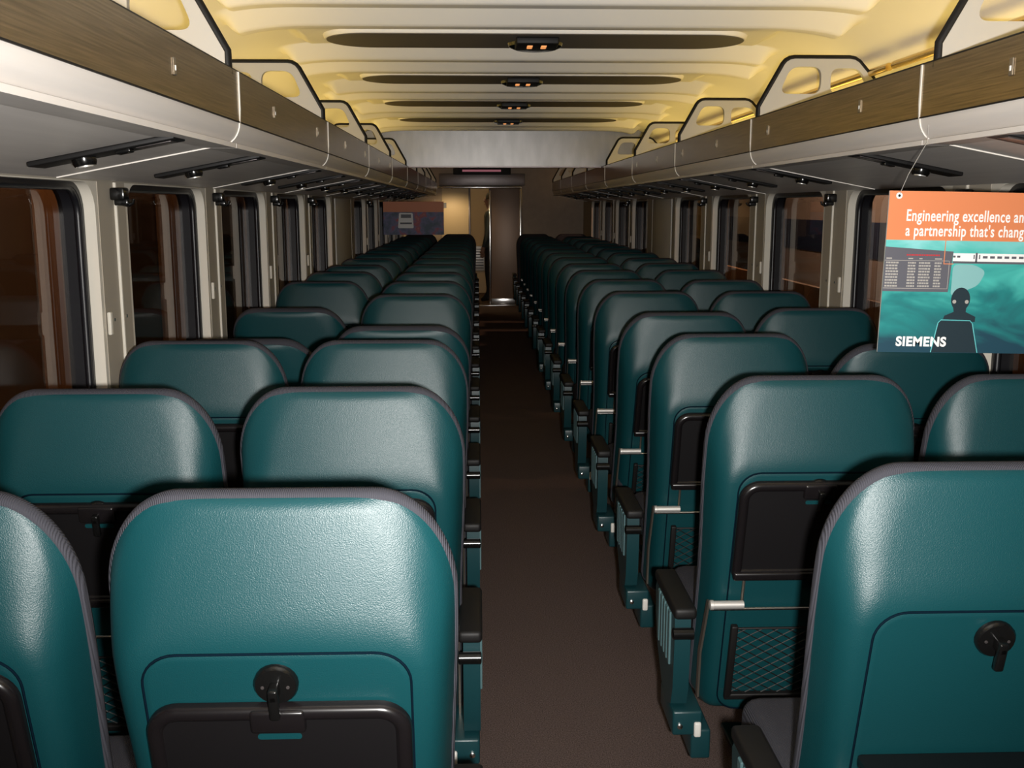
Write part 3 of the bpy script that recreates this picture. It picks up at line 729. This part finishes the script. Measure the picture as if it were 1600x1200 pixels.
# ================================================================== hanging posters
def rect(x0, x1, z0, z1, t, matn, name): return MB().box(x0, x1, -t, 0, z0, z1).mesh(name, matn)
PXM = 0.00158
po = thing('hanging_poster', 'large orange and teal advertising poster hung on wires from the luggage rack', 'poster', (1.024, 2.56, 1.588), None, (0, R(1.0), R(0)))
PW, PH = 0.555, 0.405
link('board', MB().box(0, PW, 0, 0.005, -PH, 0).mesh('board', 'board_edge'), po)
link('orange_band', rect(0, PW, -0.121, 0, 0.0006, 'poster_orange', 'orange_band'), po)
pic = link('picture', rect(0, PW, -PH, -0.121, 0.0006, 'poster_picture', 'picture'), po)
T1 = text_mesh('Engineering excellence and', 0.040, 0.62, 'print_white', 0.0006)
T2 = text_mesh("a partnership that's changing", 0.040, 0.62, 'print_white', 0.0006)
def fit(me, width):
    xs = [v.co.x for v in me.vertices]; k = width / (max(xs) - min(xs)); x0 = min(xs)
    for v in me.vertices: v.co.x = (v.co.x - x0) * k
fit(T1, 0.312); fit(T2, 0.335)
link('lettering', T1, po, (0.047, -0.0012, -0.073)); link('lettering', T2, po, (0.047, -0.0012, -0.110))
T3 = text_mesh('SIEMENS', 0.033, 1.0, 'print_white', 0.0013); fit(T3, 0.130)
link('logo_lettering', T3, po, (0.045, -0.0016, -0.388))
# departure board in the picture
bd = link('departure_board', MB().prism([(0.0, -0.250), (0.168, -0.250), (0.174, -0.148), (0.0, -0.138)], 'y', -0.0010, -0.0004).mesh('departure_board', 'print_grey'), pic)
rows = MB()
rr = random.Random(3)
for k in range(9):
    z = -0.1755 - 0.0073 * k
    for x0, x1 in ((0.004, 0.036), (0.060, 0.080), (0.088, 0.118), (0.128, 0.146)):
        xx = x0
        while xx < x1 - 0.002:
            L = rr.uniform(0.003, 0.008); rows.box(xx, min(x1, xx + L), -0.0014, -0.0009, z - 0.0042, z); xx += L + 0.0012
for x0, x1 in ((0.004, 0.018), (0.060, 0.072), (0.088, 0.096), (0.128, 0.146)): rows.box(x0, x1, -0.0014, -0.0009, -0.1685, -0.1655)
link('board_rows', rows.mesh('board_rows', 'print_line'), bd)['kind'] = 'stuff'
fm = MB(); fm.box(0.001, 0.166, -0.0013, -0.0009, -0.1725, -0.1712); fm.box(0.001, 0.166, -0.0013, -0.0009, -0.2425, -0.2412); fm.box(0.1648, 0.166, -0.0013, -0.0009, -0.2425, -0.1712)
link('board_frame', fm.mesh('board_frame', 'print_line'), bd)
rd = MB(); xx = 0.055
while xx < 0.140: L = rr.uniform(0.003, 0.007); rd.box(xx, xx + L, -0.0014, -0.0009, -0.160, -0.156); xx += L + 0.0015
link('red_line', rd.mesh('red_line', 'print_red'), bd)
# train strip
ts = MB(); ts.box(0.174, 0.231, -0.0011, -0.0005, -0.172, -0.152); ts.box(0.236, PW, -0.0011, -0.0005, -0.172, -0.152)
tr_o2 = link('train_strip', ts.mesh('train_strip', 'print_white'), pic)
wn = MB(); wn.box(0.174, 0.240, -0.0014, -0.0010, -0.1775, -0.172); wn.box(0.231, 0.236, -0.0014, -0.0010, -0.174, -0.150)
wn.box(0.174, 0.180, -0.0014, -0.001, -0.163, -0.158); wn.box(0.184, 0.192, -0.0014, -0.001, -0.163, -0.158); wn.box(0.240, 0.243, -0.0014, -0.001, -0.166, -0.155); wn.box(0.226, 0.229, -0.0014, -0.001, -0.166, -0.155)
for k in range(16): wn.box(0.250 + 0.0185 * k, 0.262 + 0.0185 * k, -0.0014, -0.0010, -0.164, -0.158)
wn.box(0.240, PW, -0.0014, -0.0010, -0.1775, -0.172)
link('train_windows', wn.mesh('train_windows', 'print_grey'), tr_o2)
cl = MB(); cl.box(0.1505, 0.1525, -0.0016, -0.001, -0.178, -0.121); cl.box(0.1505, 0.176, -0.0016, -0.001, -0.180, -0.178)
link('orange_line', cl.mesh('orange_line', 'poster_orange'), pic)
# pale sky area and passenger silhouette seen from behind
link('pale_area', MB().prism(quadround([(0.176, -0.262), (0.245, -0.232), (0.262, -0.196), (0.230, -0.180), (0.176, -0.180)], 0.014), 'y', -0.0009, -0.0004).mesh('pale_area', 'print_pale'), pic)
hd = [(0.203 + 0.0245 * math.cos(a), -0.268 + 0.030 * math.sin(a)) for a in np.linspace(0, 2 * math.pi, 24, endpoint=False)]
sil = link('passenger_silhouette', MB().prism(hd, 'y', -0.0013, -0.0004).prism([(0.188, -0.300), (0.185, -0.285), (0.220, -0.285), (0.219, -0.300), (0.245, -0.312), (0.245, -0.325), (0.160, -0.325), (0.165, -0.310)], 'y', -0.0012, -0.0004).mesh('passenger_silhouette', 'print_dark'), pic)
chair = [(0.137, -0.404), (0.150, -0.328), (0.157, -0.321), (0.232, -0.322), (0.239, -0.329), (0.258, -0.404)]
link('chair_back', MB().prism(chair, 'y', -0.0014, -0.0004).mesh('chair_back', 'print_dark'), sil)
cpts = [(x_, -0.0015, z_) for x_, z_ in chair]; link('chair_outline', MB().tube(cpts, 0.0014, 4).mesh('chair_outline', 'print_cyan'), sil)
ear = MB().lathe([(0.005, -0.0018), (0.004, -0.0019)], (0.187, 0, -0.274), 'y', 10).lathe([(0.005, -0.0018), (0.004, -0.0019)], (0.219, 0, -0.274), 'y', 10)
link('headphones', ear.mesh('headphones', 'print_line'), sil)
gr_ = MB().lathe([(0.008, -0.001), (0.008, -0.002), (0.004, -0.002)], (0.024, 0, -0.012), 'y', 14); link('grommet', gr_.mesh('grommet', 'print_white', 40), po)
link('grommet_hole', MB().lathe([(0.0035, -0.0022), (0.003, -0.0024)], (0.024, 0, -0.012), 'y', 10).mesh('grommet_hole', 'black_matte'), po)
link('wire', MB().tube([(0.024, -0.001, -0.010), (0.035, -0.02, 0.04), (0.075, -0.02, 0.118), (0.078, -0.01, 0.19), (0.085, -0.01, 0.305)], 0.0008, 5).mesh('wire', 'silver', 60), po)
link('wire', MB().tube([(0.45, 0.001, -0.010), (0.45, 0.0, 0.058)], 0.0008, 5).mesh('wire', 'silver', 60), po)

pf_ = thing('hanging_poster', 'far poster with orange band over a dark city picture, hung across the seats', 'poster', (-1.085, 11.9, 1.600), None, (0, 0, 0))
link('board', MB().box(0, 0.69, 0, 0.005, -0.375, 0).mesh('board', 'board_edge'), pf_)
link('orange_band', rect(0, 0.69, -0.118, 0, 0.0006, 'poster_orange', 'orange_band'), pf_)
pc = link('picture', rect(0, 0.69, -0.375, -0.118, 0.0006, 'poster_city', 'picture'), pf_)
tf = MB().prism(quadround([(0.165, -0.300), (0.345, -0.300), (0.335, -0.128), (0.180, -0.128)], 0.015), 'y', -0.002, -0.0005)
tfo = link('train_front', tf.mesh('train_front', 'print_white'), pc)
link('train_front_window', MB().box(0.20, 0.315, -0.003, -0.0018, -0.185, -0.145).mesh('train_front_window', 'print_grey'), tfo)
link('train_front_stripe', MB().box(0.19, 0.325, -0.003, -0.0018, -0.255, -0.235).mesh('train_front_stripe', 'print_grey'), tfo)
for xx in (0.1, 0.59): link('wire', MB().tube([(xx, 0.001, -0.008), (xx, 0.001, 0.030)], 0.001, 5).mesh('wire', 'silver', 60), pf_)

# ================================================================== person beyond the door
def make_person(loc, rz):
    me = bpy.data.meshes.new('body')
    J = {}; E = []; vs_ = []; rad = []
    def v(n_, co, r): J[n_] = len(vs_); vs_.append(co); rad.append(r)
    v('pelvis', (0, 0, 0.95), (0.15, 0.11)); v('waist', (0, 0, 1.08), (0.14, 0.10)); v('chest', (0, 0, 1.28), (0.165, 0.115)); v('neckb', (0, 0, 1.44), (0.09, 0.075)); v('neck', (0, 0.005, 1.51), (0.052, 0.055))
    v('head1', (0, 0.015, 1.58), (0.070, 0.082)); v('head2', (0, 0.02, 1.66), (0.078, 0.095)); v('head3', (0, 0.012, 1.725), (0.05, 0.06)); v('nose', (0, 0.118, 1.625), (0.012, 0.016))
    ch = ['pelvis', 'waist', 'chest', 'neckb', 'neck', 'head1', 'head2', 'head3']
    E += [(J[a], J[b]) for a, b in zip(ch, ch[1:])] + [(J['head2'], J['nose'])]
    for s, n_ in ((-1, 'l'), (1, 'r')):
        v(n_ + 'sh', (s * 0.18, 0, 1.41), (0.065, 0.06)); v(n_ + 'el', (s * 0.235, -0.01, 1.13), (0.047, 0.045)); v(n_ + 'wr', (s * 0.235, 0.06, 0.90), (0.031, 0.028)); v(n_ + 'pa', (s * 0.232, 0.075, 0.83), (0.036, 0.020))
        E += [(J['neckb'], J[n_ + 'sh']), (J[n_ + 'sh'], J[n_ + 'el']), (J[n_ + 'el'], J[n_ + 'wr']), (J[n_ + 'wr'], J[n_ + 'pa'])]
        for q, (dy, L) in enumerate(((0.028, 0.075), (0.010, 0.085), (-0.008, 0.08), (-0.026, 0.06))):
            v(n_ + 'f%d' % q, (s * 0.228, 0.075 + dy, 0.79), (0.009, 0.009)); v(n_ + 'g%d' % q, (s * 0.210, 0.082 + dy, 0.79 - L * 0.8), (0.008, 0.008))
            E += [(J[n_ + 'pa'], J[n_ + 'f%d' % q]), (J[n_ + 'f%d' % q], J[n_ + 'g%d' % q])]
        v(n_ + 't', (s * 0.215, 0.125, 0.80), (0.010, 0.010)); E.append((J[n_ + 'pa'], J[n_ + 't']))
        v(n_ + 'hip', (s * 0.09, 0, 0.86), (0.095, 0.095)); v(n_ + 'kn', (s * 0.105, 0.015, 0.49), (0.062, 0.065)); v(n_ + 'an', (s * 0.11, -0.01, 0.10), (0.045, 0.05)); v(n_ + 'to', (s * 0.12, 0.15, 0.04), (0.045, 0.038)); v(n_ + 'he', (s * 0.11, -0.03, 0.045), (0.042, 0.042))
        E += [(J['pelvis'], J[n_ + 'hip']), (J[n_ + 'hip'], J[n_ + 'kn']), (J[n_ + 'kn'], J[n_ + 'an']), (J[n_ + 'an'], J[n_ + 'to']), (J[n_ + 'an'], J[n_ + 'he'])]
    me.from_pydata(vs_, E, [])
    ob = bpy.data.objects.new('tmp', me); COL.objects.link(ob)
    ob.modifiers.new('s', 'SKIN')
    for i, sv in enumerate(me.skin_vertices[0].data): sv.radius = rad[i]; sv.use_root = (i == 0)
    sub = ob.modifiers.new('u', 'SUBSURF'); sub.levels = 1; sub.render_levels = 1
    dg = bpy.context.evaluated_depsgraph_get(); dg.update()
    bm_ = bpy.data.meshes.new_from_object(ob.evaluated_get(dg)); bpy.data.objects.remove(ob)
    bm_.materials.clear()
    for k in ('skin', 'jacket', 'trousers', 'shoe'): bm_.materials.append(MATS[k])
    for pl in bm_.polygons:
        c = pl.center
        if c.z < 0.10: k = 3
        elif c.z > 1.475 or (abs(c.x) > 0.17 and c.z < 0.90): k = 0
        elif c.z > 0.88: k = 1
        else: k = 2
        pl.material_index = k
    bm_.shade_smooth()
    t = thing('person', 'person in dark grey jacket and black trousers standing beyond the half-open end door', 'person', loc, None, (0, 0, rz))
    link('body', bm_, t)
    hm = MB(); V_ = []; F_ = []
    for i in range(7):
        for k in range(16):
            th = i / 6 * math.pi * 0.60; ph = 2 * math.pi * k / 16
            V_.append((0.088 * math.sin(th) * math.cos(ph), -0.004 + 0.108 * math.sin(th) * math.sin(ph) - 0.02 * (i / 6), 1.668 + 0.105 * math.cos(th)))
    for i in range(6):
        for k in range(16): F_.append((i * 16 + k, i * 16 + (k + 1) % 16, (i + 1) * 16 + (k + 1) % 16, (i + 1) * 16 + k))
    link('hair', hm.add(V_, F_).mesh('hair', 'hair', 80), t)
    for s in (-1, 1): link('eye', MB().lathe([(0.002, 0.012), (0.009, 0.008), (0.011, 0.0)], (s * 0.032, 0.098, 1.645), 'y', 10).mesh('eye', 'print_white', 60), t)
    for s in (-1, 1): link('ear', MB().rbox(s * 0.080 - 0.008, s * 0.080 + 0.008, 0.0, 0.035, 1.60, 1.66, 0.007).mesh('ear', 'skin', 60), t)
    link('mouth', MB().rbox(-0.022, 0.022, 0.09, 0.103, 1.572, 1.580, 0.003).mesh('mouth', 'print_red', 60), t)
make_person((0.20, 16.75, 0.0), R(75))

# ================================================================== outside the windows
bw = tag(link('brick_wall', MB().box(-0.15, 0.0, -8, 12, -2.0, 4.0).mesh('brick_wall', 'brick'), None, (-3.6, 6, 0)), 'dim brick station wall beyond the windows opposite the large poster', 'wall')
for y in (2.2, 5.4, 8.6, 11.8):
    t = thing('wall_pillar', 'tan pillar standing against the brick station wall', 'pillar', (-3.45, y, -1.2), 'pillars along the brick station wall')
    link('shaft', MB().rbox(-0.14, 0.14, -0.14, 0.14, 0.0, 5.0, 0.02, 2).mesh('shaft', 'tan_panel', 30), t)
    link('base', MB().rbox(-0.2, 0.2, -0.2, 0.2, 0.0, 0.25, 0.02, 2).mesh('base', 'platform', 30), t)
struct(link('ground', MB().box(-8, -1.3, -5, 30, -1.25, -1.2).box(1.85, 12, -5, 40, -1.25, -1.2).mesh('ground', 'platform')))
# low tan fence and another train on the poster's side
fn = thing('panel_fence', 'low tan panel fence outside the windows behind the large poster', 'fence', (3.1, 0, -1.2))
fpm = MB().rbox(-0.03, 0.03, 0.01, 0.79, 0.0, 2.02, 0.008, 2).mesh('fence_panel', 'tan_panel', 30)
for k in range(16): link('fence_panel', fpm, fn, (0, 0.8 * k, 0))
tn = thing('passenger_train', 'pale train with a dark blue stripe on the next track outside the windows', 'train', (4.9, 18, -1.2))
link('train_body', MB().rbox(0, 2.8, -14, 14, 0.4, 4.6, 0.15, 3).mesh('train_body', 'train_white', 40), tn)
link('stripe', MB().box(-0.01, 0.02, -13.8, 13.8, 2.10, 2.55).mesh('stripe', 'train_blue'), tn)
tw = MB().rbox(-0.015, 0.02, -0.55, 0.55, 3.2, 3.95, 0.01, 2).mesh('train_window', 'train_dark', 30)
for k in range(16): link('train_window', tw, tn, (0, -12.4 + 1.6 * k, 0))
# lamp-lit rail stand on the platform
st = thing('rail_stand', 'lamp-lit metal rail stand on the platform outside the windows', 'railing', (3.6, 12.2, -1.2))
for k in range(3): link('post', MB().tube([(0, 0.22 * k, 0), (0, 0.22 * k, 2.55 if k == 1 else 2.2)], 0.025, 8).mesh('post', 'white_plastic', 60), st)
for z in (1.5, 1.85, 2.15): link('crossbar', MB().tube([(0, 0, z), (0, 0.44, z)], 0.018, 8).mesh('crossbar', 'white_plastic', 60), st)
